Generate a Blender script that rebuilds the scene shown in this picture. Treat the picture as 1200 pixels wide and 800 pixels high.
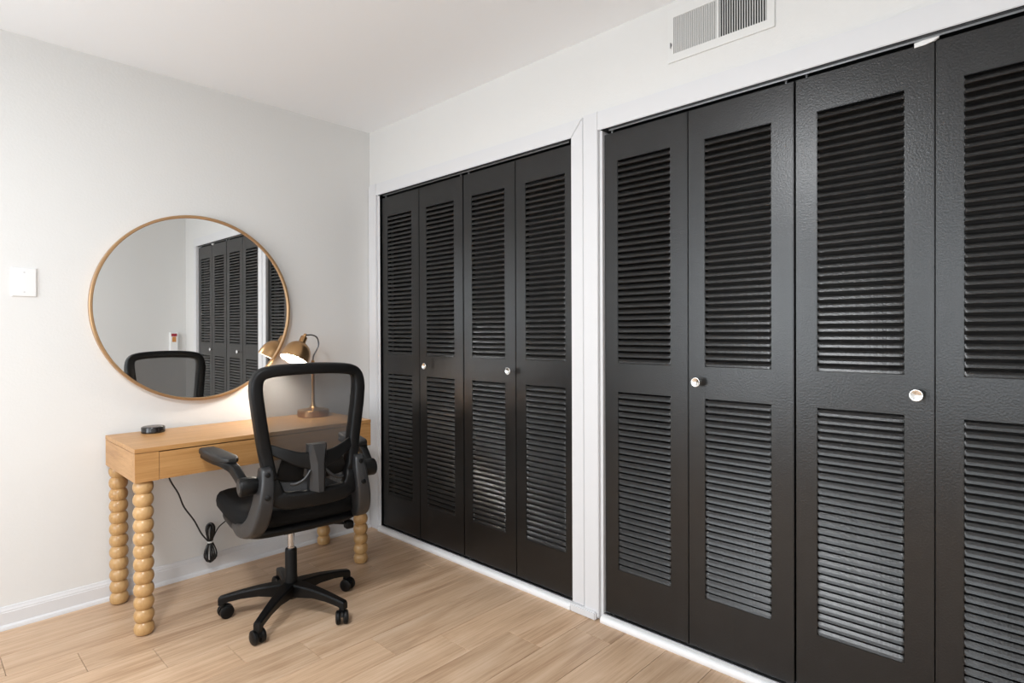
import bpy, bmesh, math, random
from mathutils import Vector, Matrix
random.seed(7)
for o in list(bpy.data.objects): bpy.data.objects.remove(o, do_unlink=True)
scene = bpy.context.scene
C = scene.collection
PI = math.pi

# ------------------------------------------------------------------ camera
YAW, PITCH, ROLL = 0.7623, -0.0057, -0.0039
F = Vector((math.cos(YAW)*math.cos(PITCH), math.sin(YAW)*math.cos(PITCH), math.sin(PITCH)))
R0 = Vector((math.sin(YAW), -math.cos(YAW), 0)); U0 = R0.cross(F)
R = R0*math.cos(ROLL) + U0*math.sin(ROLL); U = U0*math.cos(ROLL) - R0*math.sin(ROLL)
cd = bpy.data.cameras.new('camera'); cam = bpy.data.objects.new('camera', cd); C.objects.link(cam)
M = Matrix((R, U, -F)).transposed().to_4x4(); M.translation = Vector((-2.0151, -3.1452, 1.2041))
cam.matrix_world = M
cd.sensor_width = 36; cd.lens = 681.36/1200*36; cd.shift_y = -6.36/1200; cd.clip_start = 0.02
scene.camera = cam

# ------------------------------------------------------------------ world, daylight, exposure
w = bpy.data.worlds.new('world'); scene.world = w; w.use_nodes = True
bg = w.node_tree.nodes['Background']; bg.inputs[0].default_value = (0.86, 0.93, 1.0, 1); bg.inputs[1].default_value = 1.5
WINS = [dict(x=-3.6, y0=-1.70, y1=-0.40, z0=0.55, z1=2.15), dict(x=-3.6, y0=-3.35, y1=-2.15, z0=0.55, z1=2.15)]       # wall_left windows: first read off shadows, second added to brighten the room
def area(name, loc, rot, sx, sy, power, col):
    l = bpy.data.lights.new(name, 'AREA'); l.shape = 'RECTANGLE'; l.size = sx; l.size_y = sy
    l.energy = power; l.color = col
    o = bpy.data.objects.new(name, l); C.objects.link(o); o.location = loc; o.rotation_euler = rot
    return o
for WIN, pw in zip(WINS, (88, 52)):
    area('window_daylight_and_fill', (WIN['x']-0.16, (WIN['y0']+WIN['y1'])/2, (WIN['z0']+WIN['z1'])/2), (0, -PI/2, 0), 1.6, WIN['y1']-WIN['y0'], pw, (0.885, 0.95, 1.0))  # second panel is fill light behind the added window
# added flush ceiling lamp, out of view, to lift floor and ceiling (its glowing disc is built with the room below)
FILL_LAMP = (-2.15, -1.95)
lc = area('added_ceiling_fill', (FILL_LAMP[0], FILL_LAMP[1], 2.449-.085), (0, 0, 0), .34, .34, 66, (.94, .97, 1.0)); lc.data.shape = 'DISK'
vs = scene.view_settings
vs.view_transform = 'Standard'; vs.look = 'None'; vs.gamma = 1; vs.exposure = -0.74; vs.use_curve_mapping = False

# ------------------------------------------------------------------ helpers
def link(o, parent=None):
    C.objects.link(o)
    if parent is not None: o.parent = parent
    return o
def obj(name, bm, mat, parent=None, smooth=False, angle=None):
    me = bpy.data.meshes.new(name)
    bmesh.ops.recalc_face_normals(bm, faces=bm.faces[:])
    if smooth:
        for f in bm.faces: f.smooth = True
        lim = math.radians(angle if angle else 38)
        for e in bm.edges:
            if len(e.link_faces) == 2 and e.calc_face_angle(0) > lim: e.smooth = False
    bm.to_mesh(me); bm.free(); me.materials.append(mat)
    return link(bpy.data.objects.new(name, me), parent)
def empty(name, loc=(0, 0, 0), rz=0):
    o = bpy.data.objects.new(name, None); o.location = loc; o.rotation_euler = (0, 0, rz); o.empty_display_size = .05
    return link(o)
def tag(o, label, cat=None, kind=None, group=None):
    o['label'] = label
    if cat: o['category'] = cat
    if kind: o['kind'] = kind
    if group: o['group'] = group
    return o
def box(bm, x0, x1, y0, y1, z0, z1, bev=0, seg=2):
    r = bmesh.ops.create_cube(bm, size=1)['verts']
    bmesh.ops.scale(bm, verts=r, vec=(x1-x0, y1-y0, z1-z0)); bmesh.ops.translate(bm, verts=r, vec=((x0+x1)/2, (y0+y1)/2, (z0+z1)/2))
    if bev:
        ed = list({e for v in r for e in v.link_edges})
        bmesh.ops.bevel(bm, geom=ed, offset=bev, segments=seg, affect='EDGES', profile=.5)
def B(): return bmesh.new()
def bx(*a, **k):
    bm = B(); box(bm, *a, **k); return bm
def loft(bm, rings, close=True, cap=True):
    vr = [[bm.verts.new(p) for p in r] for r in rings]; n = len(vr[0])
    for a, b in zip(vr[:-1], vr[1:]):
        for i in range(n if close else n-1):
            bm.faces.new((a[i], a[(i+1) % n], b[(i+1) % n], b[i]))
    if cap and close:
        bm.faces.new(vr[0]); bm.faces.new(vr[-1])
    return vr
def lathe(bm, prof, seg=24, mat=None, cap=True):
    mat = mat or Matrix()
    rings = [[mat @ Vector((r*math.cos(2*PI*i/seg), r*math.sin(2*PI*i/seg), z)) for i in range(seg)] for r, z in prof]
    loft(bm, rings, True, cap)
def axis_mat(p, d):
    d = Vector(d).normalized(); q = Vector((0, 0, 1)).rotation_difference(d)
    return Matrix.Translation(Vector(p)) @ q.to_matrix().to_4x4()
def cyl(bm, a, b, r, r2=None, seg=20, bev=0):
    a, b = Vector(a), Vector(b); L = (b-a).length; r2 = r if r2 is None else r2
    pr = [(r, 0), (r2, L)] if not bev else [(r-bev, 0), (r, bev), (r2, L-bev), (r2-bev, L)]
    lathe(bm, pr, seg, axis_mat(a, b-a))
def catmull(pts, n=8, closed=False):
    P = [Vector(p) for p in pts]; out = []; m = len(P)
    for i in range(m if closed else m-1):
        g = lambda k: P[k % m] if closed else P[min(max(k, 0), m-1)]
        p0, p1, p2, p3 = g(i-1), g(i), g(i+1), g(i+2)
        for j in range(n):
            t = j/n
            out.append(.5*((2*p1)+(p2-p0)*t+(2*p0-5*p1+4*p2-p3)*t*t+(3*p1-p0-3*p2+p3)*t**3))
    if not closed: out.append(P[-1].copy())
    return out
def tube(bm, pts, rad, seg=10, closed=False):
    n = len(pts); P = [Vector(p) for p in pts]
    rr = rad if isinstance(rad, (list, tuple)) else [rad]*n
    T = []
    for i in range(n):
        a = P[(i-1) % n] if closed or i else P[0]; b = P[(i+1) % n] if closed or i < n-1 else P[-1]
        T.append((b-a).normalized())
    nv = T[0].orthogonal().normalized(); rings = []
    for i in range(n):
        if i: nv = T[i-1].rotation_difference(T[i]) @ nv
        bv = T[i].cross(nv).normalized()
        rings.append([P[i]+rr[i]*(math.cos(2*PI*k/seg)*nv+math.sin(2*PI*k/seg)*bv) for k in range(seg)])
    if closed:
        rings.append(rings[0]); 
        vr = [[bm.verts.new(p) for p in r] for r in rings[:-1]]; vr.append(vr[0])
        # nearest rotation for a seamless join
        best = min(range(seg), key=lambda s: sum((rings[-2][k]-rings[0][(k+s) % seg]).length for k in range(seg)))
        for q in range(len(vr)-1):
            a, b = vr[q], vr[q+1]; s = best if q == len(vr)-2 else 0
            for k in range(seg): bm.faces.new((a[k], a[(k+1) % seg], b[(k+1+s) % seg], b[(k+s) % seg]))
    else: loft(bm, rings)
def rrect(hw, hh, r, n=4):
    out = []
    for cx, cy, a0 in ((hw-r, hh-r, 0), (-hw+r, hh-r, PI/2), (-hw+r, -hh+r, PI), (hw-r, -hh+r, 1.5*PI)):
        for k in range(n+1):
            a = a0+PI/2*k/n; out.append((cx+r*math.cos(a), cy+r*math.sin(a)))
    return out
def sweep(bm, pts, secs, depth, closed=False):
    """sections (u along t x d, v along d) swept along pts; depth = list of depth vectors"""
    n = len(pts); rings = []
    for i in range(n):
        a = pts[(i-1) % n] if closed or i else pts[0]; b = pts[(i+1) % n] if closed or i < n-1 else pts[-1]
        t = (b-a).normalized(); d = depth[i]; s = t.cross(d).normalized(); d2 = s.cross(t).normalized()
        rings.append([pts[i]+u*s+v*d2 for u, v in secs[i]])
    if closed:
        vr = [[bm.verts.new(p) for p in r] for r in rings]; m = len(vr[0])
        for q in range(n):
            a, b = vr[q], vr[(q+1) % n]
            for k in range(m): bm.faces.new((a[k], a[(k+1) % m], b[(k+1) % m], b[k]))
    else: loft(bm, rings)
def prism(bm, outline, x0, x1, bev=0):
    """closed outline of (y, z) extruded along x"""
    a = [bm.verts.new((x0, y, z)) for y, z in outline]; b = [bm.verts.new((x1, y, z)) for y, z in outline]; n = len(a)
    bm.faces.new(a); bm.faces.new(b)
    for i in range(n): bm.faces.new((a[i], a[(i+1) % n], b[(i+1) % n], b[i]))
    if bev:
        ed = [e for e in bm.edges if (e.verts[0].co.x-e.verts[1].co.x) == 0]
        bmesh.ops.bevel(bm, geom=ed, offset=bev, segments=3, affect='EDGES', profile=.5)

# ------------------------------------------------------------------ materials
def mat(name, col, rough=.5, metal=0, spec=.5, coat=0, coat_rough=.1):
    m = bpy.data.materials.new(name); m.use_nodes = True
    b = m.node_tree.nodes['Principled BSDF']
    b.inputs['Base Color'].default_value = (*col, 1); b.inputs['Roughness'].default_value = rough
    b.inputs['Metallic'].default_value = metal; b.inputs['Specular IOR Level'].default_value = spec
    b.inputs['Coat Weight'].default_value = coat; b.inputs['Coat Roughness'].default_value = coat_rough
    return m
def N(m, t, **inp):
    n = m.node_tree.nodes.new(t)
    for k, v in inp.items():
        if k in n.inputs: n.inputs[k].default_value = v
        else: setattr(n, k, v)
    return n
def L(m, a, b): m.node_tree.links.new(a, b)
def coords(m, scale=(1, 1, 1), src='Object'):
    tc = N(m, 'ShaderNodeTexCoord'); mp = N(m, 'ShaderNodeMapping', Scale=scale); L(m, tc.outputs[src], mp.inputs['Vector']); return mp.outputs[0]
def bump(m, scale, strength, dist=.002, detail=3, vec=None, stretch=(1, 1, 1)):
    b = m.node_tree.nodes['Principled BSDF']; nz = N(m, 'ShaderNodeTexNoise', Scale=scale, Detail=detail)
    L(m, vec or coords(m, stretch), nz.inputs['Vector'])
    bp = N(m, 'ShaderNodeBump', Strength=strength, Distance=dist); L(m, nz.outputs['Fac'], bp.inputs['Height']); L(m, bp.outputs[0], b.inputs['Normal'])
    return nz
def ramp(m, fac, stops):
    r = N(m, 'ShaderNodeValToRGB'); L(m, fac, r.inputs[0]); el = r.color_ramp.elements
    while len(el) < len(stops): el.new(.5)
    for e, (p, c) in zip(el, stops): e.position = p; e.color = (*c, 1)
    return r
def vary(m, scale, a, b, lo=.35, hi=.65):
    nz = N(m, 'ShaderNodeTexNoise', Scale=scale, Detail=3); L(m, coords(m), nz.inputs['Vector'])
    r = ramp(m, nz.outputs['Fac'], [(lo, a), (hi, b)]); L(m, r.outputs[0], m.node_tree.nodes['Principled BSDF'].inputs['Base Color'])

m_wall = mat('wall_paint', (.738, .733, .718), .55, spec=.25); bump(m_wall, 90, .22, .003, 4)
m_ceil = mat('ceiling_paint', (.93, .955, .98), .7, spec=.2); bump(m_ceil, 60, .12, .003)
m_trim = mat('trim_paint', (.700, .700, .712), .45, spec=.35); bump(m_trim, 45, .06, .002)
m_door = mat('black_door_paint', (.005, .005, .0052), .29, spec=.6)
bump(m_door, 170, .30, .0020, 3); vary(m_door, 14, (.004, .004, .0041), (.0065, .0065, .0067))
m_thr = mat('threshold_paint', (.86, .86, .865), .38); bump(m_thr, 45, .06, .002)
m_inside = mat('closet_interior_shaded', (.10, .10, .10), .8)  # dark grey carries the shade inside the closed closets
m_chrome = mat('knob_nickel', (.86, .86, .85), .22, 1)
m_steel = mat('track_steel', (.42, .42, .43), .35, 1)
m_glass = bpy.data.materials.new('window_glass'); m_glass.use_nodes = True
nt = m_glass.node_tree; nt.nodes.clear()
o_ = nt.nodes.new('ShaderNodeOutputMaterial'); mx = nt.nodes.new('ShaderNodeMixShader'); tr = nt.nodes.new('ShaderNodeBsdfTransparent'); gl = nt.nodes.new('ShaderNodeBsdfGlossy')
gl.inputs['Roughness'].default_value = .02; mx.inputs[0].default_value = .06
nt.links.new(tr.outputs[0], mx.inputs[1]); nt.links.new(gl.outputs[0], mx.inputs[2]); nt.links.new(mx.outputs[0], o_.inputs[0])
m_mirror = mat('mirror_silver', (.86, .87, .87), .012, 1)
m_brass = mat('mirror_frame_bronze', (.50, .31, .16), .34, .75); bump(m_brass, 40, .05, .001)
m_lampbrass = mat('antique_brass', (.50, .30, .145), .3, 1); bump(m_lampbrass, 60, .12, .0008, 3, stretch=(1, 1, .04))
m_gun = mat('gooseneck_steel', (.16, .16, .165), .3, 1)
m_shadein = mat('lamp_shade_lining', (.85, .80, .72), .5)
m_dark = mat('black_plastic', (.0045, .0045, .0047), .40, spec=.22); bump(m_dark, 300, .12, .0006)
m_darkgrey = mat('bracket_plastic', (.020, .020, .021), .38); bump(m_darkgrey, 300, .12, .0006)
m_fabric = mat('seat_fabric', (.007, .007, .0072), .85, spec=.15); bump(m_fabric, 420, .4, .001)
m_pad = mat('arm_pad', (.008, .008, .0082), .5); bump(m_pad, 350, .2, .0006)
m_pist = mat('piston_chrome', (.50, .505, .52), .13, 1)
m_cord = mat('cord_rubber', (.012, .012, .012), .4)
m_tie = mat('cable_tie', (.7, .7, .68), .5)
m_plate = mat('plate_plastic', (.80, .80, .80), .28)
m_screw = mat('painted_screw', (.62, .62, .62), .35)
m_vent = mat('vent_enamel', (.74, .74, .725), .4)
m_ductshade = mat('duct_shade', (.03, .03, .03), .8)
m_puck = mat('puck_gloss', (.012, .010, .010), .12); m_pucktop = mat('puck_top', (.055, .035, .030), .25); bump(m_pucktop, 500, .6, .001)
m_white = mat('white_plastic', (.85, .85, .84), .4)
m_red = mat('red_label', (.35, .008, .03), .4)
m_orange = mat('orange_label', (.62, .27, .07), .4)
# bulb
m_bulb = bpy.data.materials.new('bulb_glow'); m_bulb.use_nodes = True; nt = m_bulb.node_tree; nt.nodes.clear()
o_ = nt.nodes.new('ShaderNodeOutputMaterial'); e_ = nt.nodes.new('ShaderNodeEmission'); e_.inputs[0].default_value = (1, .93, .83, 1); e_.inputs[1].default_value = 560
nt.links.new(e_.outputs[0], o_.inputs[0])
# mesh fabric of the chair: fine woven threads with open cells
m_mesh = bpy.data.materials.new('mesh_fabric'); m_mesh.use_nodes = True; nt = m_mesh.node_tree
pb = nt.nodes['Principled BSDF']; pb.inputs['Base Color'].default_value = (.05, .05, .052, 1); pb.inputs['Roughness'].default_value = .7
mx = nt.nodes.new('ShaderNodeMixShader'); tr = nt.nodes.new('ShaderNodeBsdfTransparent')
def thread(rot):
    tc = N(m_mesh, 'ShaderNodeTexCoord'); mp = N(m_mesh, 'ShaderNodeMapping', Rotation=(0, rot, 0)); L(m_mesh, tc.outputs['Object'], mp.inputs['Vector'])
    wv = N(m_mesh, 'ShaderNodeTexWave', Scale=95.0); wv.bands_direction = 'X'; L(m_mesh, mp.outputs[0], wv.inputs['Vector'])
    return wv.outputs['Fac']
ad = N(m_mesh, 'ShaderNodeMath', operation='MAXIMUM'); L(m_mesh, thread(.6), ad.inputs[0]); L(m_mesh, thread(-.6), ad.inputs[1])
mr = N(m_mesh, 'ShaderNodeMapRange'); mr.inputs['From Min'].default_value = .15; mr.inputs['From Max'].default_value = 1; mr.inputs['To Min'].default_value = .50; mr.inputs['To Max'].default_value = .94
L(m_mesh, ad.outputs[0], mr.inputs['Value']); L(m_mesh, mr.outputs[0], mx.inputs[0])
nt.links.new(tr.outputs[0], mx.inputs[1]); nt.links.new(pb.outputs[0], mx.inputs[2]); nt.links.new(mx.outputs[0], nt.nodes['Material Output'].inputs[0])

def wood(name, dark, mid, light, scale=1.0, rough=.4, axis=(1.3, 14, 14), per_object=True, tint=.12, coat=0, bumpy=.08):
    m = mat(name, mid, rough, spec=.4, coat=coat, coat_rough=.15)
    b = m.node_tree.nodes['Principled BSDF']
    tc = N(m, 'ShaderNodeTexCoord'); v = tc.outputs['Object']; oi = N(m, 'ShaderNodeObjectInfo')
    if per_object:
        cx = N(m, 'ShaderNodeCombineXYZ'); mu = N(m, 'ShaderNodeMath', operation='MULTIPLY'); mu.inputs[1].default_value = 37.0
        L(m, oi.outputs['Random'], mu.inputs[0]); L(m, mu.outputs[0], cx.inputs[0]); L(m, mu.outputs[0], cx.inputs[1])
        a = N(m, 'ShaderNodeVectorMath', operation='ADD'); L(m, v, a.inputs[0]); L(m, cx.outputs[0], a.inputs[1]); v = a.outputs[0]
    mp = N(m, 'ShaderNodeMapping', Scale=axis); L(m, v, mp.inputs['Vector'])
    n1 = N(m, 'ShaderNodeTexNoise', Scale=1.6*scale, Detail=6, Roughness=.6, Distortion=.9); L(m, mp.outputs[0], n1.inputs['Vector'])
    mp2 = N(m, 'ShaderNodeMapping', Scale=(axis[0]*1.6, axis[1]*9, axis[2]*9)); L(m, v, mp2.inputs['Vector'])
    n2 = N(m, 'ShaderNodeTexNoise', Scale=1.2*scale, Detail=4, Roughness=.7, Distortion=.3); L(m, mp2.outputs[0], n2.inputs['Vector'])
    mixf = N(m, 'ShaderNodeMath', operation='MULTIPLY_ADD'); L(m, n2.outputs['Fac'], mixf.inputs[0]); mixf.inputs[1].default_value = .45
    ms = N(m, 'ShaderNodeMath', operation='MULTIPLY'); L(m, n1.outputs['Fac'], ms.inputs[0]); ms.inputs[1].default_value = .55; L(m, ms.outputs[0], mixf.inputs[2])
    r = ramp(m, mixf.outputs[0], [(.36, dark), (.5, mid), (.64, light)])
    hs = N(m, 'ShaderNodeHueSaturation'); L(m, r.outputs[0], hs.inputs['Color'])
    mr = N(m, 'ShaderNodeMapRange'); mr.inputs['To Min'].default_value = 1-tint; mr.inputs['To Max'].default_value = 1+tint
    L(m, oi.outputs['Random'], mr.inputs['Value']); L(m, mr.outputs[0], hs.inputs['Value'])
    L(m, hs.outputs[0], b.inputs['Base Color'])
    bp = N(m, 'ShaderNodeBump', Strength=bumpy, Distance=.001); L(m, n2.outputs['Fac'], bp.inputs['Height']); L(m, bp.outputs[0], b.inputs['Normal'])
    return m
m_plank = wood('vinyl_oak_plank', (.40, .25, .15), (.56, .38, .245), (.66, .475, .33), 1.0, .40, axis=(1.1, 9, 9), tint=.07)
m_seam = mat('plank_underlay', (.10, .07, .05), .8)
m_desk = wood('desk_oak', (.37, .180, .060), (.47, .245, .088), (.54, .30, .120), 1.0, .36, axis=(1.5, 16, 16), tint=.02, per_object=False)
m_deskend = wood('desk_oak_side', (.37, .180, .060), (.47, .245, .088), (.54, .30, .120), 1.0, .36, axis=(16, 1.5, 16), tint=.02, per_object=False)
m_leg = wood('turned_leg_wood', (.42, .235, .090), (.50, .300, .125), (.56, .35, .160), 1.0, .33, axis=(10, 10, 3), tint=.03, coat=.2)

# ------------------------------------------------------------------ room shell
XW, YR, H, T = -3.6, -3.62, 2.449, .12
fl = obj('floor', bx(XW-T, .75, YR-T, T, -.12, -.006), m_seam); tag(fl, 'light oak vinyl plank floor running across the room', 'floor', 'structure')
# planks: run along X, 0.179 m wide, staggered by 0.205 m from row to row, 1.22 m long
PW, PLN, G = .179, 1.22, .0007
seams = [0.0, -.08]
while seams[-1] > YR: seams.append(seams[-1]-PW)
shared = {}
for k in range(len(seams)-1):
    y1, y0 = seams[k]-G, max(seams[k+1], YR)+G
    row = k-1                                   # row 4 (-0.80 .. -0.975) has its joint at x = -1.157
    x = -1.157 + (row-4)*.205
    while x > XW: x -= PLN
    while x < 0:
        a, b = max(x, XW)+G, min(x+PLN, 0)-G; x += PLN
        if b-a < .01: continue
        key = (round(b-a, 3), round(y1-y0, 3))
        if key not in shared:
            bm = bx(-(b-a)/2, (b-a)/2, -(y1-y0)/2, (y1-y0)/2, -.006, 0, bev=.0008, seg=1)
            me = bpy.data.meshes.new('plank'); bm.to_mesh(me); bm.free(); me.materials.append(m_plank); shared[key] = me
        p = link(bpy.data.objects.new('plank', shared[key]), fl); p.location = ((a+b)/2, (y0+y1)/2, 0)
tag(obj('ceiling', bx(XW-T, .75, YR-T, T, H, H+.1), m_ceil), 'plain white painted ceiling', 'ceiling', 'structure')
cl = empty('added_ceiling_lamp', (FILL_LAMP[0], FILL_LAMP[1], H)); tag(cl, 'round flush ceiling lamp added out of view to brighten the room', 'lamp')
bm = B(); lathe(bm, [(.16, 0), (.20, -.004), (.20, -.030), (.19, -.036)], 40); obj('rim', bm, m_trim, cl, smooth=True)
m_diff = mat('added_lamp_diffuser', (.9, .9, .88), .4); m_diff.node_tree.nodes['Principled BSDF'].inputs['Emission Color'].default_value = (1, .97, .93, 1); m_diff.node_tree.nodes['Principled BSDF'].inputs['Emission Strength'].default_value = 3
bm = B(); lathe(bm, [(.19, -.030), (.185, -.045), (.16, -.062), (.10, -.076), (.01, -.080)], 40); obj('diffuser', bm, m_diff, cl, smooth=True)
tag(obj('wall_back', bx(XW-T, T, 0, T, 0, H), m_wall), 'off-white painted wall behind the desk and round mirror', 'wall', 'structure')
tag(obj('wall_front', bx(XW-T, T, YR-T, YR, 0, H), m_wall), 'off-white wall seen only in the round mirror', 'wall', 'structure')
bm = B(); wx = XW
W1, W2 = WINS
for ya, yb_ in ((YR, W2['y0']), (W2['y1'], W1['y0']), (W1['y1'], 0)): box(bm, wx-T, wx, ya, yb_, 0, H)
for W_ in WINS:
    box(bm, wx-T, wx, W_['y0'], W_['y1'], 0, W_['z0']); box(bm, wx-T, wx, W_['y0'], W_['y1'], W_['z1'], H)
tag(obj('wall_left', bm, m_wall), 'off-white wall with the daylight window and the added one', 'wall', 'structure')
for wi, WIN in enumerate(WINS):
    wn = empty('window_%d' % (wi+1), (wx-.06, (WIN['y0']+WIN['y1'])/2, WIN['z0'])); tag(wn, ('white framed double-sash window nearer the desk wall', 'added white framed double-sash window farther from the desk wall, for extra fill')[wi], 'window', 'structure')
    hw, hh = (WIN['y1']-WIN['y0'])/2, WIN['z1']-WIN['z0']
    bm = B()
    for a in ((-hw, -hw+.05, 0, hh), (hw-.05, hw, 0, hh), (-hw+.05, hw-.05, 0, .05), (-hw+.05, hw-.05, hh-.05, hh), (-hw+.05, hw-.05, hh/2-.025, hh/2+.025)): box(bm, -.03, .03, *a)
    obj('window_frame', bm, m_trim, wn)
    obj('window_pane', bx(-.003, .003, -hw+.05, hw-.05, .05, hh/2-.025), m_glass, wn); obj('window_pane', bx(-.003, .003, -hw+.05, hw-.05, hh/2+.025, hh-.05), m_glass, wn)
    obj('window_sill', bx(.03, .11, -hw-.04, hw+.04, -.03, 0, bev=.004), m_trim, wn)
# right wall with two closet openings
LW, LP = (-.11, -1.595), (-1.745, -3.25)          # openings (y) of the two closets
ZT = 2.048
bm = B(); D = .10
box(bm, 0, D, LW[0]+.0, 0, 0, ZT); box(bm, 0, D, LP[0]+.012, LW[1]-.012, 0, ZT); box(bm, 0, D, YR, LP[1]-.01, 0, ZT); box(bm, 0, D, YR, 0, ZT, H)
tag(obj('wall_right', bm, m_wall), 'off-white wall around the two black louvered closets', 'wall', 'structure')
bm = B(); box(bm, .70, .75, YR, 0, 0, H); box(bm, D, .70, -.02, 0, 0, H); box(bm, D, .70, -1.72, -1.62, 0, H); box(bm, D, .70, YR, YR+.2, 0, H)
tag(obj('wall_closet', bm, m_inside), 'inner walls of the closets behind the louvered doors, coloured dark for shade', 'wall', 'structure')

# baseboards on the back wall and the others: board with moulded top plus shoe moulding
def baseboard(name, label, along, a, b, at, sgn):
    prof = [(0, 0), (.0205, 0), (.0205, .006), (.018, .014), (.0125, .019), (.0115, .02), (.0115, .068), (.0095, .071), (.0095, .076), (.006, .083), (.004, .090), (0, .092)]
    bm = B()
    def P(t, d, z): return (t, at+sgn*d, z) if along == 'x' else (at+sgn*d, t, z)
    loft(bm, [[P(t, d, z) for d, z in prof] for t in (a, b)])
    return tag(obj(name, bm, m_trim), label, 'baseboard', 'structure')
baseboard('baseboard_back', 'white moulded baseboard along the wall behind the desk', 'x', XW, -.016, 0, -1)
baseboard('baseboard_front', 'white moulded baseboard along the wall opposite the mirror', 'x', XW, 0, YR, 1)
baseboard('baseboard_left', 'white moulded baseboard under the window', 'y', YR+.021, -.021, XW, 1)
baseboard('baseboard_right', 'short white baseboard beyond the wide louvered closet', 'y', YR+.021, LP[1]-.095, 0, -1)

# door casings (trims)
tn = [0]
def trim(y0, y1, z0, z1, label, x0=-.013, x1=0, bev=.002, mitre=None):
    tn[0] += 1
    bm = bx(x0, x1, min(y0, y1), max(y0, y1), z0, z1, bev=0)
    if mitre:
        for v in bm.verts:
            mitre(v.co)
    if bev: bmesh.ops.bevel(bm, geom=bm.edges[:], offset=bev, segments=2, affect='EDGES')
    return tag(obj('trim_%d' % tn[0], bm, m_trim), label, 'trim', 'structure')
CT = ZT+.070
trim(-.003, -.085, 0, CT, 'white casing board in the room corner beside the narrow closet')
def mit_a(c):                                   # mitred ends of the first header
    if c.y < -1.60 and c.z < ZT+.01: c.y = -1.588
trim(-.085, -1.652, ZT-.004, CT, 'white header casing over the closet near the desk', x0=-.0125, mitre=mit_a)
def mit_b(c):
    if c.z > CT-.01 and c.y > -1.61: c.z = ZT-.004
trim(-1.590, -1.654, .035, CT, 'white side casing between the closets, on the desk side', mitre=mit_b)
trim(-1.657, -1.731, .010, CT+.004, 'white side casing between the closets, away from the desk', x0=-.0155)
trim(-1.731, -3.33, ZT-.004, CT+.004, 'white header casing over the closet below the vent', x0=-.0150)
trim(-3.258, -3.33, 0, ZT-.005, 'white side casing at the far end of the wide closet')
# jambs lining the openings
for (a, b), lab in ((LW, 'closet near the desk'), (LP, 'closet below the vent')):
    tn[0] += 1; bm = B()
    box(bm, -.001, D, a, a+.026 if a > -.5 else a+.012, 0, ZT); box(bm, -.001, D, b-.008, b, 0, ZT); box(bm, -.001, D, b, a, ZT-.003, ZT+.012)
    tag(obj('trim_%d' % tn[0], bm, m_trim), 'white painted jamb lining the opening of the '+lab, 'trim', 'structure')
trim(-1.588, -1.722, 0, .034, 'chipped white plinth at the foot of the casing between closets', x0=-.030, bev=.005)
# thresholds and floor tracks
for (a, b), lab in ((LW, 'closet near the desk'), (LP, 'closet below the vent')):
    tn[0] += 1; bm = B()
    pr = [(.0, 0), (-.026, 0), (-.028, .004), (-.028, .017), (-.023, .024), (-.014, .027), (0, .027)]
    loft(bm, [[(x, y, z) for x, z in pr] for y in (a-.001, b+.008)])
    th = obj('trim_%d' % tn[0], bm, m_thr, smooth=True); tag(th, 'white painted threshold strip under the '+lab, 'trim', 'structure')
    bm = B(); box(bm, 0, .012, b, a, 0, .031); box(bm, .012, .05, b, a, 0, .022); box(bm, .05, .054, b, a, 0, .031)
    obj('floor_track', bm, m_steel, th)
    bm = B(); box(bm, -.0115, .060, b, a, ZT-.0062, ZT-.0032); box(bm, .046, .0485, b, a, ZT-.022, ZT-.0062)
    ht = obj('head_track', bm, m_dark, th)
    obj('track_lip', bx(.004, .006, b+.03, a-.03, ZT-.0125, ZT-.0062), m_steel, th)

# ------------------------------------------------------------------ bifold louvered doors
LEAFW, DX0, DX1 = .3740, .010, .034               # leaf width, front and rear face
ZB, ZTOP = .036, 2.026
P_ = .0252; UZ = (1.0765, 1.0765+33*P_); LZ = (.2285, .2285+29*P_)
SM = (.064, .064+.235)                            # slat span inside a leaf (from its edge nearest the corner)
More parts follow.
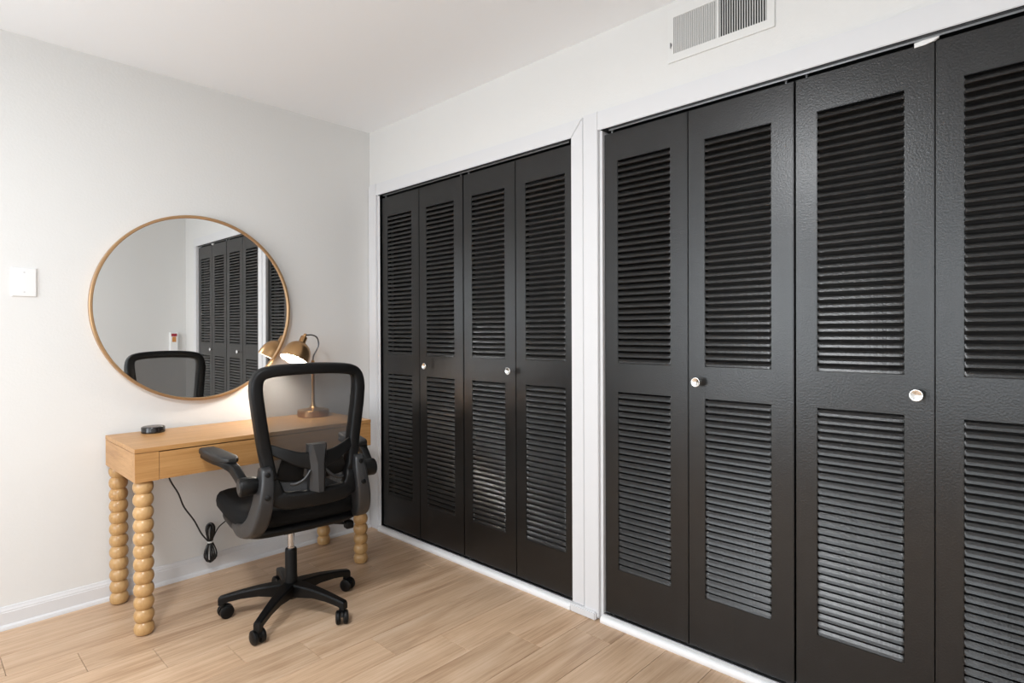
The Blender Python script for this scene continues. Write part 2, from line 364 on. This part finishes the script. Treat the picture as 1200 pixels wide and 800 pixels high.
# slat mesh: local x inward (+), y along, z up; curved louvre, flush bottom lip, rising inward
prof = [(.0004, -.0004), (-.0018, .0000), (-.0028, .0010), (-.0006, .0088), (-.0002, .0094), (.0050, .0172), (.0060, .0182), (.0070, .0178), (.0058, .0160), (.0010, .0086), (-.0002, .0030), (.0004, .0010)]
sw = (SM[1]-SM[0])/2; bm = B(); rings = []
for t, s in ((-1, .0), (-.985, .45), (-.955, .9), (-.92, 1), (.92, 1), (.955, .9), (.985, .45), (1, .0)):
    rings.append([((.0006+(x-.0006)*s), t*sw, z) for x, z in prof])
loft(bm, rings)
bmesh.ops.recalc_face_normals(bm, faces=bm.faces[:])
me_slat = bpy.data.meshes.new('slat'); bm.to_mesh(me_slat); bm.free(); me_slat.materials.append(m_door)
def leaf_mesh(w):
    """sheet-metal leaf with two louvre openings; local y runs from 0 (corner side) to -w"""
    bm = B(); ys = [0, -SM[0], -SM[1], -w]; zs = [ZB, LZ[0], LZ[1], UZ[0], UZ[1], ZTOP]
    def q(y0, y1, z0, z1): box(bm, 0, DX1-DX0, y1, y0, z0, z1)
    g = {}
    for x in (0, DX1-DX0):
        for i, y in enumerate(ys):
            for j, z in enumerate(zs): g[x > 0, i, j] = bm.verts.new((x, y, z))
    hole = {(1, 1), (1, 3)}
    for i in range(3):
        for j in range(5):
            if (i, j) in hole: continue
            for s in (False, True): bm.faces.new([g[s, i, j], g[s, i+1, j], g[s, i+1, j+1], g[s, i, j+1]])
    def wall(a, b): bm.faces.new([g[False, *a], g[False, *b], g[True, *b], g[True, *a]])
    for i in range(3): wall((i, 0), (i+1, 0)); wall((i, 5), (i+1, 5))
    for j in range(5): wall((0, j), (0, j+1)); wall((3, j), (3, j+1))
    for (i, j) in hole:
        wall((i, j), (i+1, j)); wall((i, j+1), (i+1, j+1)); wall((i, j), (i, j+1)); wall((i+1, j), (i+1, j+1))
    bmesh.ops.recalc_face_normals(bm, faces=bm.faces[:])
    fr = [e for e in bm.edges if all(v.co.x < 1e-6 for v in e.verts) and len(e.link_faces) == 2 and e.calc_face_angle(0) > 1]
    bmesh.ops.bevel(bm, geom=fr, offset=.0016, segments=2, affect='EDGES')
    me = bpy.data.meshes.new('leaf'); bm.to_mesh(me); bm.free(); me.materials.append(m_door); return me
me_leaf = leaf_mesh(LEAFW-.003)
def knob_mesh():
    bm = B(); m = axis_mat((0, 0, 0), (-1, 0, 0))
    lathe(bm, [(.0075, 0), (.006, .004), (.0055, .020), (.0075, .024), (.0155, .031), (.0172, .034), (.0168, .0362), (.0150, .0360), (.0075, .0325), (.001, .0300)], 28, m)
    bmesh.ops.recalc_face_normals(bm, faces=bm.faces[:])
    for f in bm.faces: f.smooth = True
    me = bpy.data.meshes.new('knob'); bm.to_mesh(me); bm.free(); me.materials.append(m_chrome); return me
me_knob = knob_mesh()
bm = B(); lathe(bm, [(.004, 0), (.004, .012), (.007, .012), (.007, .015), (.0035, .017)], 12); me_pin = bpy.data.meshes.new('pivot_pin'); bm.to_mesh(me_pin); bm.free(); me_pin.materials.append(m_steel)
doors = [('door_1', -.112, 1, 'black louvered bifold closet door beside the desk corner'),
         ('door_2', -.112-2*LEAFW-.003, 0, 'black louvered bifold closet door against the double white casing, on the desk side'),
         ('door_3', -1.748, 1, 'black louvered bifold closet door below the vent, beside the double white casing'),
         ('door_4', -1.748-2*LEAFW-.004, 0, 'black louvered bifold closet door with a white plastic guide at its top edge')]
knobs = {0: (1, -.568), 1: (0, -1.213), 2: (1, -2.165), 3: (0, -2.833)}
for n, (nm, y, s, lab) in enumerate(doors):
    dw = -.0 if n < 2 else 0
    root = empty(nm, (DX0, y, 0)); tag(root, lab, 'closet door', 'structure')
    for k in range(2):
        lf = link(bpy.data.objects.new('leaf', me_leaf), root); lf.location = (0, -k*LEAFW-.0012, 0)
        # slight fold so that neighbouring leaves are not perfectly coplanar
        for z0, cnt in ((UZ[0], 33), (LZ[0], 29)):
            for j in range(cnt):
                sl = link(bpy.data.objects.new('slat', me_slat), lf); sl.location = (.0008, -(SM[0]+SM[1])/2, z0+j*P_+.0008)
        for yy in (.03, LEAFW-.03):
            if (k == 0 and yy < .1) or (k == 1 and yy > .1):
                for zz, flip in ((ZTOP, 0), (ZB, PI)):
                    pn = link(bpy.data.objects.new('pivot_pin', me_pin), lf); pn.location = (.013, -yy, zz-.001 if not flip else zz+.001); pn.rotation_euler = (flip, 0, 0)
                    if flip: pn.scale = (1, 1, .75)
        if knobs[n][0] == k:
            kb = link(bpy.data.objects.new('knob', me_knob), lf); kb.location = (0.0005, knobs[n][1]-y+k*LEAFW, 1.021)
            kb['label'] = 'round dished nickel knob'
# white plastic guide between the last two leaves
gd = bpy.data.objects['door_4']
bm = B(); loft(bm, [[(-.004, yy, z0), (.006, yy, z0), (.006, yy, z1), (-.004, yy, z1)] for yy, z0, z1 in ((-.325, 2.021, 2.034), (-.35, 2.022, 2.036), (-.37, 2.026, 2.039), (-.383, 2.033, 2.041))])
obj('track_guide', bm, m_white, gd)

# ------------------------------------------------------------------ wall vent above the right closet
vt = empty('wall_vent', (0, -2.245, 2.22)); tag(vt, 'white return-air vent grille with upright fins above the closets', 'vent')
bm = B()
vy0, vy1, vz = -.195, .195, .198                 # outer frame, local
iy = (-.170, -.0035, .0035, .172); iz = (.030, .166)
for a in ((vy0, iy[0], 0, vz), (iy[3], vy1, 0, vz), (iy[0], iy[3], 0, iz[0]), (iy[0], iy[3], iz[1], vz), (iy[1], iy[2], iz[0], iz[1])): box(bm, -.007, 0, *a)
obj('frame', bm, m_vent, vt)
obj('duct_shade_sheet', bx(-.0012, 0, iy[0], iy[3], iz[0], iz[1]), m_ductshade, vt)  # dark sheet: shade of the open duct put into its colour
bm = bx(-.0006, .0006, -.0034, .0034, iz[0], iz[1]); me_f = bpy.data.meshes.new('fin'); bm.to_mesh(me_f); bm.free(); me_f.materials.append(m_vent)
for s, (a, b, cnt, rz) in enumerate(((iy[2], iy[3], 20, -.72), (iy[0], iy[1], 19, .75))):
    for k in range(cnt):
        f = link(bpy.data.objects.new('fin', me_f), vt); f.location = (-.0042, a+(b-a)*(k+.5)/cnt, 0); f.rotation_euler = (0, 0, PI/2+rz)
bm = B(); box(bm, -.010, -.006, .178, .184, .060, .070); box(bm, -.014, -.010, .180, .183, .052, .072)
obj('damper_lever', bm, m_steel, vt)

# ------------------------------------------------------------------ blank wall plate
pl = empty('wall_plate', (-1.665, 0, 1.422)); tag(pl, 'blank white wall plate with two screws on the wall beside the mirror', 'wall plate')
bm = B(); lo = [(-.041, .0), (.041, .0)]
def rect(hw_, hh_, y): return [(-hw_, y, -hh_), (hw_, y, -hh_), (hw_, y, hh_), (-hw_, y, hh_)]
loft(bm, [rect(.041, .060, 0), rect(.041, .060, -.003), rect(.0385, .0575, -.0065), rect(.036, .055, -.0072)])
obj('plate', bm, m_plate, pl)
for z in (.041, -.041):
    bm = B(); cyl(bm, (0, -.007, z), (0, -.0082, z), .0032, seg=14); obj('screw', bm, m_screw, pl)

# ------------------------------------------------------------------ round mirror
mr_ = empty('round_mirror', (-.992, -.0005, 1.332)); tag(mr_, 'large round mirror in a thin bronze frame hung above the desk', 'mirror')
mr_.rotation_euler = (.006, 0, -.0055); mr_.location.y = -.0032
bm = B(); seg = 128; pr = [(.4435, -.022), (.4435, -.030), (.4455, -.032), (.4540, -.032), (.4565, -.0295), (.4565, 0), (.4435, 0)]
rings = [[(r*math.cos(2*PI*i/seg), y, r*math.sin(2*PI*i/seg)) for r, y in pr] for i in range(seg)]
vr = [[bm.verts.new(p) for p in r] for r in rings]
for i in range(seg):
    a, b = vr[i], vr[(i+1) % seg]
    for k in range(len(pr)): bm.faces.new((a[k], a[(k+1) % len(pr)], b[(k+1) % len(pr)], b[k]))
obj('frame', bm, m_brass, mr_, smooth=True)
bm = B(); lathe(bm, [(.444, .006), (.444, .022)], 128, axis_mat((0, 0, 0), (0, -1, 0))); obj('mirror_glass', bm, m_mirror, mr_)

# ------------------------------------------------------------------ desk
DK = dict(x0=-1.392, x1=-.322, y0=-.502, y1=-.026, zt=.752, zb=.618)
dk = empty('console_desk', ((DK['x0']+DK['x1'])/2, -.26, 0)); tag(dk, 'oak desk with one long drawer and turned bobbin legs', 'desk')
hx, y0, y1 = (DK['x1']-DK['x0'])/2, DK['y0']+.26, DK['y1']+.26
obj('desktop', bx(-hx, hx, y0, y1, .734, DK['zt'], bev=.0012, seg=2), m_desk, dk)
zb, zt2 = DK['zb'], .7325
obj('side_panel', bx(-hx+.001, -hx+.020, y0+.0403, y1, zb, zt2), m_deskend, dk); obj('side_panel', bx(hx-.020, hx-.001, y0+.0403, y1, zb, zt2), m_deskend, dk)
bm = B()
box(bm, -hx+.0205, hx-.0205, y1-.018, y1-.001, zb, zt2); box(bm, -hx+.0205, hx-.0205, y0+.04, y1-.018, zb, zb+.012)
box(bm, -hx+.001, -hx+.0855, y0+.001, y0+.04, zb, zt2); box(bm, hx-.0855, hx-.001, y0+.001, y0+.04, zb, zt2)
obj('case', bm, m_desk, dk)
obj('drawer', bx(-hx+.0875, hx-.0875, y0+.001, y0+.022, zb+.001, zt2-.003, bev=.001, seg=1), m_desk, dk)
prof = []; nb, pit, rb = 12, .618/12, .0368
for i in range(nb):
    zc = pit*(i+.5)
    for k in range(-4, 5):
        a = k/4*.92; rr = rb*math.cos(a*math.asin(min(1, pit/2/rb/.98)) if False else a*.85)
        z = zc + (pit/2)*math.sin(a*1.0)/math.sin(.92)
        prof.append((rr, z))
prof[0] = (prof[0][0], 0.0); prof[0:1] = [(.016, 0.0), (.0225, .0012)]
bm = B(); lathe(bm, prof, 28); leg = obj('leg', bm, m_leg, dk, smooth=True, angle=30)
for i, (lx, ly) in enumerate(((-1.353, -.460), (-1.353, -.070), (-.361, -.460), (-.361, -.070))):
    l = leg if i == 0 else link(leg.copy(), dk)
    l.location = (lx-dk.location.x, ly+.26, 0); l.rotation_euler = (0, 0, i*1.3)

# ------------------------------------------------------------------ puck on the desk
pk = empty('round_pad', (-1.222, -.10, DK['zt'])); tag(pk, 'small glossy black round puck on the desk under the mirror', 'puck')
bm = B(); lathe(bm, [(.045, 0), (.048, .002), (.048, .0245), (.0465, .0275), (.043, .0282)], 40); obj('body', bm, m_puck, pk, smooth=True)
bm = B(); lathe(bm, [(.0425, .0280), (.0425, .0289), (.037, .0294), (.001, .0292)], 40); obj('lid', bm, m_pucktop, pk, smooth=True)

# ------------------------------------------------------------------ desk lamp
lp = empty('desk_lamp', (-.462, -.150, DK['zt'])); tag(lp, 'antique brass desk lamp with lit tilted dome shade', 'lamp')
bm = B(); lathe(bm, [(.080, 0), (.083, .002), (.083, .032), (.079, .037), (.050, .041), (.028, .044), (.016, .052), (.011, .064), (.009, .078)], 48); obj('base', bm, m_lampbrass, lp, smooth=True)
bm = B(); lathe(bm, [(.0095, .06), (.0085, .12), (.0075, .29), (.0085, .292), (.0085, .302), (.004, .306)], 20); obj('pole', bm, m_lampbrass, lp, smooth=True)
tip = Vector((-.045, .0, .442))
bm = B(); tube(bm, catmull([(0, 0, .30), (.004, 0, .33), (.022, 0, .362), (.034, 0, .395), (.024, 0, .430), (-.006, 0, .444), tip], 8), .0040, 10); obj('gooseneck', bm, m_gun, lp, smooth=True)
ax = Vector((-.55, -.15, -1.0)).normalized()       # direction the shade points
bm = B(); lathe(bm, [(.0005, -.011), (.0062, -.009), (.009, -.004), (.009, .004), (.0062, .009), (.0005, .011)], 20, axis_mat(tip, ax)); obj('swivel_ball', bm, m_lampbrass, lp, smooth=True)
A = axis_mat(tip, ax)
bm = B(); lathe(bm, [(.008, .006), (.016, .009), (.0185, .013), (.0185, .046), (.021, .05)], 28, A); obj('socket', bm, m_lampbrass, lp, smooth=True)
sh = [(.020, .046), (.034, .052), (.050, .064), (.063, .082), (.071, .104), (.0745, .128), (.0755, .150)]
bm = B(); lathe(bm, sh, 48, A, cap=False); shd = obj('lamp_shade', bm, m_lampbrass, lp, smooth=True)
bm = B(); lathe(bm, [(r-.0018, z+.0012 if i < 6 else z) for i, (r, z) in enumerate(sh)], 48, A, cap=False); obj('lining', bm, m_shadein, shd, smooth=True)
bm = B(); lathe(bm, [(sh[-1][0]-.0018, .150), (sh[-1][0]+.0008, .1495), (sh[-1][0]+.0008, .1515), (sh[-1][0]-.0018, .1515)], 48, A, cap=False); obj('rim', bm, m_lampbrass, shd, smooth=True)
bm = B(); lathe(bm, [(.012, .046), (.014, .066), (.022, .086), (.027, .098), (.028, .110), (.023, .124), (.013, .132), (.002, .135)], 28, A); obj('bulb', bm, m_bulb, lp, smooth=True)

# ------------------------------------------------------------------ power cord with tied bundle
cr = empty('power_cord', (-.967, -.06, .17)); tag(cr, 'black power cord tied in a bundle hanging below the desk', 'cord')
o0 = cr.location
def rel(p): return Vector(p)-o0
bm = B(); tube(bm, catmull([rel(p) for p in ((-1.17, -.10, .618), (-1.151, -.075, .525), (-1.108, -.06, .439), (-1.082, -.055, .368), (-1.037, -.055, .291), (-1.006, -.058, .221), (-.979, -.06, .180), (-.969, -.06, .165))], 8), .0036, 8); obj('cable', bm, m_cord, cr, smooth=True)
bm = B(); tube(bm, catmull([rel(p) for p in ((-.965, -.06, .162), (-.952, -.058, .185), (-.943, -.055, .200), (-.919, -.045, .229), (-.877, -.04, .256), (-.85, -.04, .285), (-.82, -.03, .32), (-.80, -.03, .345))], 8), .0030, 8); obj('cable', bm, m_cord, cr, smooth=True)
bm = B(); box(bm, *[v for a, b in ((-.815, -.785), (-.034, -.004), (.34, .37)) for v in (a, b)], bev=.004)
bmesh.ops.translate(bm, verts=bm.verts, vec=-o0); obj('plug', bm, m_cord, cr)
bm = B()
for k in range(7):
    ph = k*PI/7; wd = .040+.008*random.random(); dn = .092+.012*random.random(); up = .080+.014*random.random(); pts = []
    for i in range(28):
        t = 2*PI*i/28; s, c_ = math.sin(t), math.cos(t)
        z = up*c_ if c_ > 0 else dn*c_
        r = wd*s*(.18+abs(c_)*1.05)*(.72 if c_ > 0 else 1)
        pts.append((r*math.cos(ph)+.002*math.cos(k*2.1), max(-.024, min(.03, r*math.sin(ph)*.8))+.002*math.sin(k*2.1), z))
    tube(bm, pts, .0031, 7, closed=True)
obj('cable_bundle', bm, m_cord, cr, smooth=True)
bm = B(); lathe(bm, [(.0125, -.004), (.0135, -.002), (.0135, .002), (.0125, .004)], 16); obj('cable_tie', bm, m_tie, cr)

# ------------------------------------------------------------------ office chair
ch = empty('office_chair', (-.858, -.708, 0), -.12); tag(ch, 'black mesh-back office chair with armrests on a five-star base', 'chair')
# five-star base
bm = B(); A0 = math.radians(3)+.12
lathe(bm, [(.030, .062), (.042, .075), (.046, .095), (.044, .118), (.034, .128), (.026, .130)], 30)
for k in range(5):
    a = A0+k*2*PI/5; dr = Vector((math.cos(a), math.sin(a), 0)); sd = Vector((-math.sin(a), math.cos(a), 0)); rings = []
    for r, zt_, zb_, wt, wb in ((.02, .130, .075, .030, .026), (.06, .128, .076, .028, .022), (.13, .122, .084, .0225, .018), (.20, .111, .080, .0185, .0155), (.262, .098, .070, .0160, .0150), (.284, .093, .060, .0155, .015), (.290, .088, .060, .013, .013)):
        c = dr*r
        rings.append([c+sd*wb+Vector((0, 0, zb_)), c+sd*(wt)+Vector((0, 0, zt_-.006)), c+sd*(wt-.005)+Vector((0, 0, zt_)), c-sd*(wt-.005)+Vector((0, 0, zt_)), c-sd*wt+Vector((0, 0, zt_-.006)), c-sd*wb+Vector((0, 0, zb_))])
    loft(bm, rings)
obj('star_base', bm, m_dark, ch, smooth=True, angle=28)
# casters
def caster(a, swing):
    dr = Vector((math.cos(a), math.sin(a), 0)); st = dr*.272
    c = bpy.data.objects.new('caster', None); c.empty_display_size = .03; link(c, ch); c.location = st; c.rotation_euler = (0, 0, swing)
    bm = B(); cyl(bm, (0, 0, .045), (0, 0, .072), .0105, seg=14); cyl(bm, (0, 0, .050), (0, 0, .060), .0125, seg=14)
    pr = []                                        # hood between and over the wheels
    for i in range(11):
        t = math.radians(20+i*15); pr.append((-.010+.0305*math.cos(t)*-1, .0285+.0300*math.sin(t)))
    inner = [(y*.80-.002, .0285+(z-.0285)*.80) for y, z in reversed(pr)]
    prism(bm, pr+inner, -.0045, .0045)
    obj('hood', bm, m_dark, c)
    for s in (-1, 1):
        bm = B(); lathe(bm, [(.006, .0), (.0235, .0), (.0275, .004), (.0285, .009), (.0275, .0165), (.021, .0205), (.006, .0215)], 24, axis_mat((s*.005, -.010, .0285), (s, 0, 0)))
        obj('wheel', bm, m_dark, c, smooth=True)
for k, sw_ in enumerate((.4, 1.9, -1.0, -.6, .7)): caster(A0+k*2*PI/5, sw_+A0+k*2*PI/5)
bm = B(); lathe(bm, [(.0265, .125), (.0265, .150), (.0250, .155), (.0245, .268), (.0225, .274), (.017, .274)], 28); obj('column_cover', bm, m_dark, ch, smooth=True)
bm = B(); lathe(bm, [(.0155, .270), (.0155, .282), (.0142, .283), (.0142, .40)], 24); obj('gas_lift', bm, m_pist, ch, smooth=True)
# mechanism and seat
bm = B(); box(bm, -.075, .075, -.12, .10, .372, .415, bev=.012); obj('tilt_mechanism', bm, m_dark, ch)
bm = B(); cyl(bm, (.07, -.08, .392), (.205, -.135, .372), .006); box(bm, .185, .222, -.158, -.118, .352, .386, bev=.009); obj('tilt_lever', bm, m_dark, ch)
def cushion(bm, hw_, yb, yf, z0, z1, rad):
    """superellipse plan, domed, waterfall front"""
    rings = []
    prof_ = [(.0, .80), (.12, .94), (.30, .99), (.52, 1.0), (.75, .985), (.90, .95), (.98, .88), (1.0, .74)]
    cy, hy = (yb+yf)/2, (yf-yb)/2
    for t, s in prof_:
        ring = []
        for i in range(48):
            a = 2*PI*i/48; c_, s_ = math.cos(a), math.sin(a); e = .36
            x = hw_*s*math.copysign(abs(c_)**e, c_); y = cy+hy*s*math.copysign(abs(s_)**e, s_)
            z = z0+(z1-z0)*t
            u = (y-cy)/hy
            z += (-.030*max(0, u-.45)**1.4) + (.012*max(0, -u-.4)) - .006*(1-min(1, abs(x)/hw_)**2)*t
            ring.append((x*(1-.05*max(0, u)), y, z))
        rings.append(ring)
    loft(bm, rings)
bm = B(); cushion(bm, .254, -.215, .345, .425, .515, .06); obj('seat', bm, m_fabric, ch, smooth=True, angle=70)
bm = B(); cushion(bm, .238, -.212, .285, .392, .440, .05); obj('seat_pan', bm, m_dark, ch, smooth=True, angle=70)
# back frame: rounded trapezoid loop
def yb(z): return -.258+.022*max(0, (z-.62)/.44)-.016*max(0, (z-.80)/.26)**2+.012*math.exp(-((z-.74)/.10)**2)
half = [(.146, .585), (.160, .645), (.175, .740), (.189, .840), (.200, .930), (.205, 1.000), (.192, 1.042), (.155, 1.058), (.08, 1.065)]
ctrl = [(-x, z) for x, z in half]+[(0, 1.067)]+[(x, z) for x, z in reversed(half)]+[(.118, .564), (.06, .559), (0, .558), (-.06, .559), (-.118, .564)]
pts = catmull([(x, 0, z) for x, z in ctrl], 5, closed=True)
pts = [Vector((p.x-.008*max(0, (p.z-.7)/.35), yb(p.z)-.034*(1-(p.x/.21)**2)*(1 if p.z > .9 else (.9 if p.z < .62 else 0))*(.6 if p.z > .9 else 1), p.z)) for p in pts]
secs, dep = [], []
for p in pts:
    top = max(0, (p.z-.98)/.08); low = max(0, min(1, (.66-p.z)/.08))
    hu = .0225-.001*top+.010*low; hv = .030-.008*top-.010*low
    secs.append(rrect(hu, hv, .012, 3)); dep.append(Vector((0, -1, -.12)).normalized())
bm = B(); sweep(bm, pts, secs, dep, closed=True); bf = obj('back_frame', bm, m_dark, ch, smooth=True)
# mesh panel stretched inside the loop
bm = B(); NX, NZ = 22, 26; grid = []
def halfw(z):
    side = [(x, zz) for x, zz in ctrl if x > .1 and zz > .56 and zz < 1.05]; side.sort(key=lambda q: q[1])
    for (xa, za), (xb, zb_) in zip(side[:-1], side[1:]):
        if za <= z <= zb_: return xa+(xb-xa)*(z-za)/(zb_-za)
    return side[0][0] if z < side[0][1] else side[-1][0]
for j in range(NZ+1):
    z = .565+(1.058-.565)*j/NZ; hw_ = halfw(z)-.004; rowv = []
    for i in range(NX+1):
        u = -1+2*i/NX; bow = (1-u*u)
        endz = (abs(z-.81)/.25)**4
        rowv.append(bm.verts.new((u*hw_, yb(z)+.014+(.010*bow*(1-min(1, endz)))-.022*bow*min(1, endz), z)))
    grid.append(rowv)
for j in range(NZ):
    for i in range(NX): bm.faces.new((grid[j][i], grid[j][i+1], grid[j+1][i+1], grid[j+1][i]))
obj('back_mesh', bm, m_mesh, bf, smooth=True)
# lumbar support: upright box, two wings, small levers, pad
lum = bpy.data.objects.new('lumbar_support', None); lum.empty_display_size = .03; link(lum, ch); lum.location.x = .006
bm = B(); yl = yb(.68)-.050
loft(bm, [[(-.031, yl-.0, .588), (-.006, yl-.030, .584), (.014, yl-.030, .584), (.031, yl, .590), (.031, yl+.030, .590), (-.031, yl+.030, .588)],
          [(-.034, yl-.004, .70), (-.010, yl-.030, .70), (.014, yl-.030, .70), (.034, yl-.004, .70), (.034, yl+.030, .70), (-.034, yl+.030, .70)],
          [(-.036, yl-.006, .768), (-.026, yl-.024, .772), (.026, yl-.024, .772), (.036, yl-.006, .768), (.036, yl+.026, .770), (-.036, yl+.026, .770)]])
obj('height_slider', bm, m_darkgrey, lum)
for s in (-1, 1):
    wp = catmull([Vector(q) for q in ((s*.024, yl, .705), (s*.07, yl+.008, .716), (s*.12, yl+.022, .738), (s*.180, yb(.765)-.004, .768))], 6)
    bm = B(); sweep(bm, wp, [rrect(.034-.018*i/(len(wp)-1), .0075, .006, 3) for i in range(len(wp))], [Vector((0, -1, 0))]*len(wp)); obj('wing', bm, m_dark, lum, smooth=True)
    bm = B(); tube(bm, catmull([Vector(q) for q in ((s*.030, yl-.004, .668), (s*.055, yl-.010, .640), (s*.085, yl-.004, .625), (s*.105, yl+.004, .626))], 6), [.006]*10+[.0072]*9, 10); obj('lever', bm, m_darkgrey, lum, smooth=True)
    # soft lumbar pad behind the mesh
    bm = B(); pp = [Vector(q) for q in ((s*.035, yb(.70)+.006, .66), (s*.09, yb(.70)+.004, .668), (s*.13, yb(.7)+.0, .68))]
    sweep(bm, catmull(pp, 5), [rrect(.045, .007, .006, 3)]*11, [Vector((0, -1, 0))]*11); obj('lumbar_pad', bm, m_dark, lum, smooth=True)
# side brackets and armrests
def side(s):
    br = bpy.data.objects.new('side_bracket', None); br.empty_display_size = .03; link(br, ch)
    path = [Vector(q) for q in ((s*.186, -.268, .700), (s*.184, -.272, .655), (s*.190, -.274, .600), (s*.200, -.268, .535), (s*.212, -.240, .478), (s*.222, -.185, .448), (s*.228, -.120, .437), (s*.230, -.050, .436))]
    pp = catmull(path, 5); n = len(pp); ss = []
    for i in range(n):
        t = i/(n-1); wv = .028+.018*math.sin(min(1, t*1.35)*PI)
        if t > .85: wv *= 1-.5*(t-.85)/.15
        if i == 0: wv *= .55
        elif i == 1: wv *= .85
        ss.append(rrect(wv, .020+.008*math.sin(t*PI), .011, 3))
    bm = B(); sweep(bm, pp, ss, [Vector((s, 0, 0))]*n); obj('bracket_plate', bm, m_darkgrey, br, smooth=True)
    for bz, bxx in ((.676, .186), (.594, .190)):
        bm = B(); lathe(bm, [(.0105, 0), (.0105, .004), (.007, .0065), (.003, .007)], 16, axis_mat((s*bxx, -.303-(.015 if bz < .6 else 0), bz), (s*.25, -1, 0))); obj('bolt', bm, m_dark, br, smooth=True)
    ar = bpy.data.objects.new('armrest', None); ar.empty_display_size = .03; link(ar, ch)
    # pivot drum
    bm = B(); pv = Vector((s*.247, -.246, .632))
    lathe(bm, [(.014, -.062), (.027, -.046), (.034, -.024), (.0355, .020), (.033, .0245), (.028, .025)], 28, axis_mat(pv, (s, 0, 0))); obj('pivot_drum', bm, m_dark, ar, smooth=True)
    bm = B(); lathe(bm, [(.026, .0255), (.025, .0275), (.003, .0280)], 28, axis_mat(pv, (s, 0, 0))); obj('drum_cap', bm, m_darkgrey, ar, smooth=True)
    ap = catmull([Vector(q) for q in ((s*.252, -.246, .634), (s*.258, -.200, .662), (s*.266, -.155, .686), (s*.276, -.115, .697), (s*.284, -.04, .698), (s*.292, .05, .698), (s*.296, .11, .700))], 5)
    n = len(ap); ss = []
    for i in range(n):
        t = i/(n-1); ss.append(rrect(.020-.011*min(1, max(0, (t-.3)/.3)), .016+.018*min(1, max(0, (t-.35)/.3)), .006, 3))
    bm = B(); sweep(bm, ap, ss, [Vector((s, 0, 0))]*n); obj('arm', bm, m_dark, ar, smooth=True)
    bm = B(); rings = []
    for t, wv, hv in ((0, .015, .006), (.04, .026, .011), (.15, .034, .0145), (.4, .038, .0155), (.7, .038, .015), (.9, .032, .013), (.97, .022, .009), (1, .010, .005)):
        y = -.145+.300*t; zc = .716-.004*math.sin(t*PI)+.004*t
        rings.append([(s*(.268+.036*t)+u, y, zc+v) for u, v in rrect(wv, hv, min(wv, hv)*.75, 4)])
    loft(bm, rings); obj('arm_pad', bm, m_pad, ar, smooth=True)
side(-1); side(1)

# ------------------------------------------------------------------ dispenser on the wall opposite the mirror
dp = empty('wall_dispenser', (-.123, YR, .93)); tag(dp, 'white upright dispenser box with red and orange label, seen in the mirror', 'dispenser')
obj('body', bx(-.036, .036, 0, .045, 0, .25, bev=.006), m_white, dp)
obj('red_label', bx(-.026, .026, .044, .0462, .208, .236), m_red, dp)
obj('orange_label', bx(-.018, .018, .044, .0462, .150, .204), m_orange, dp)
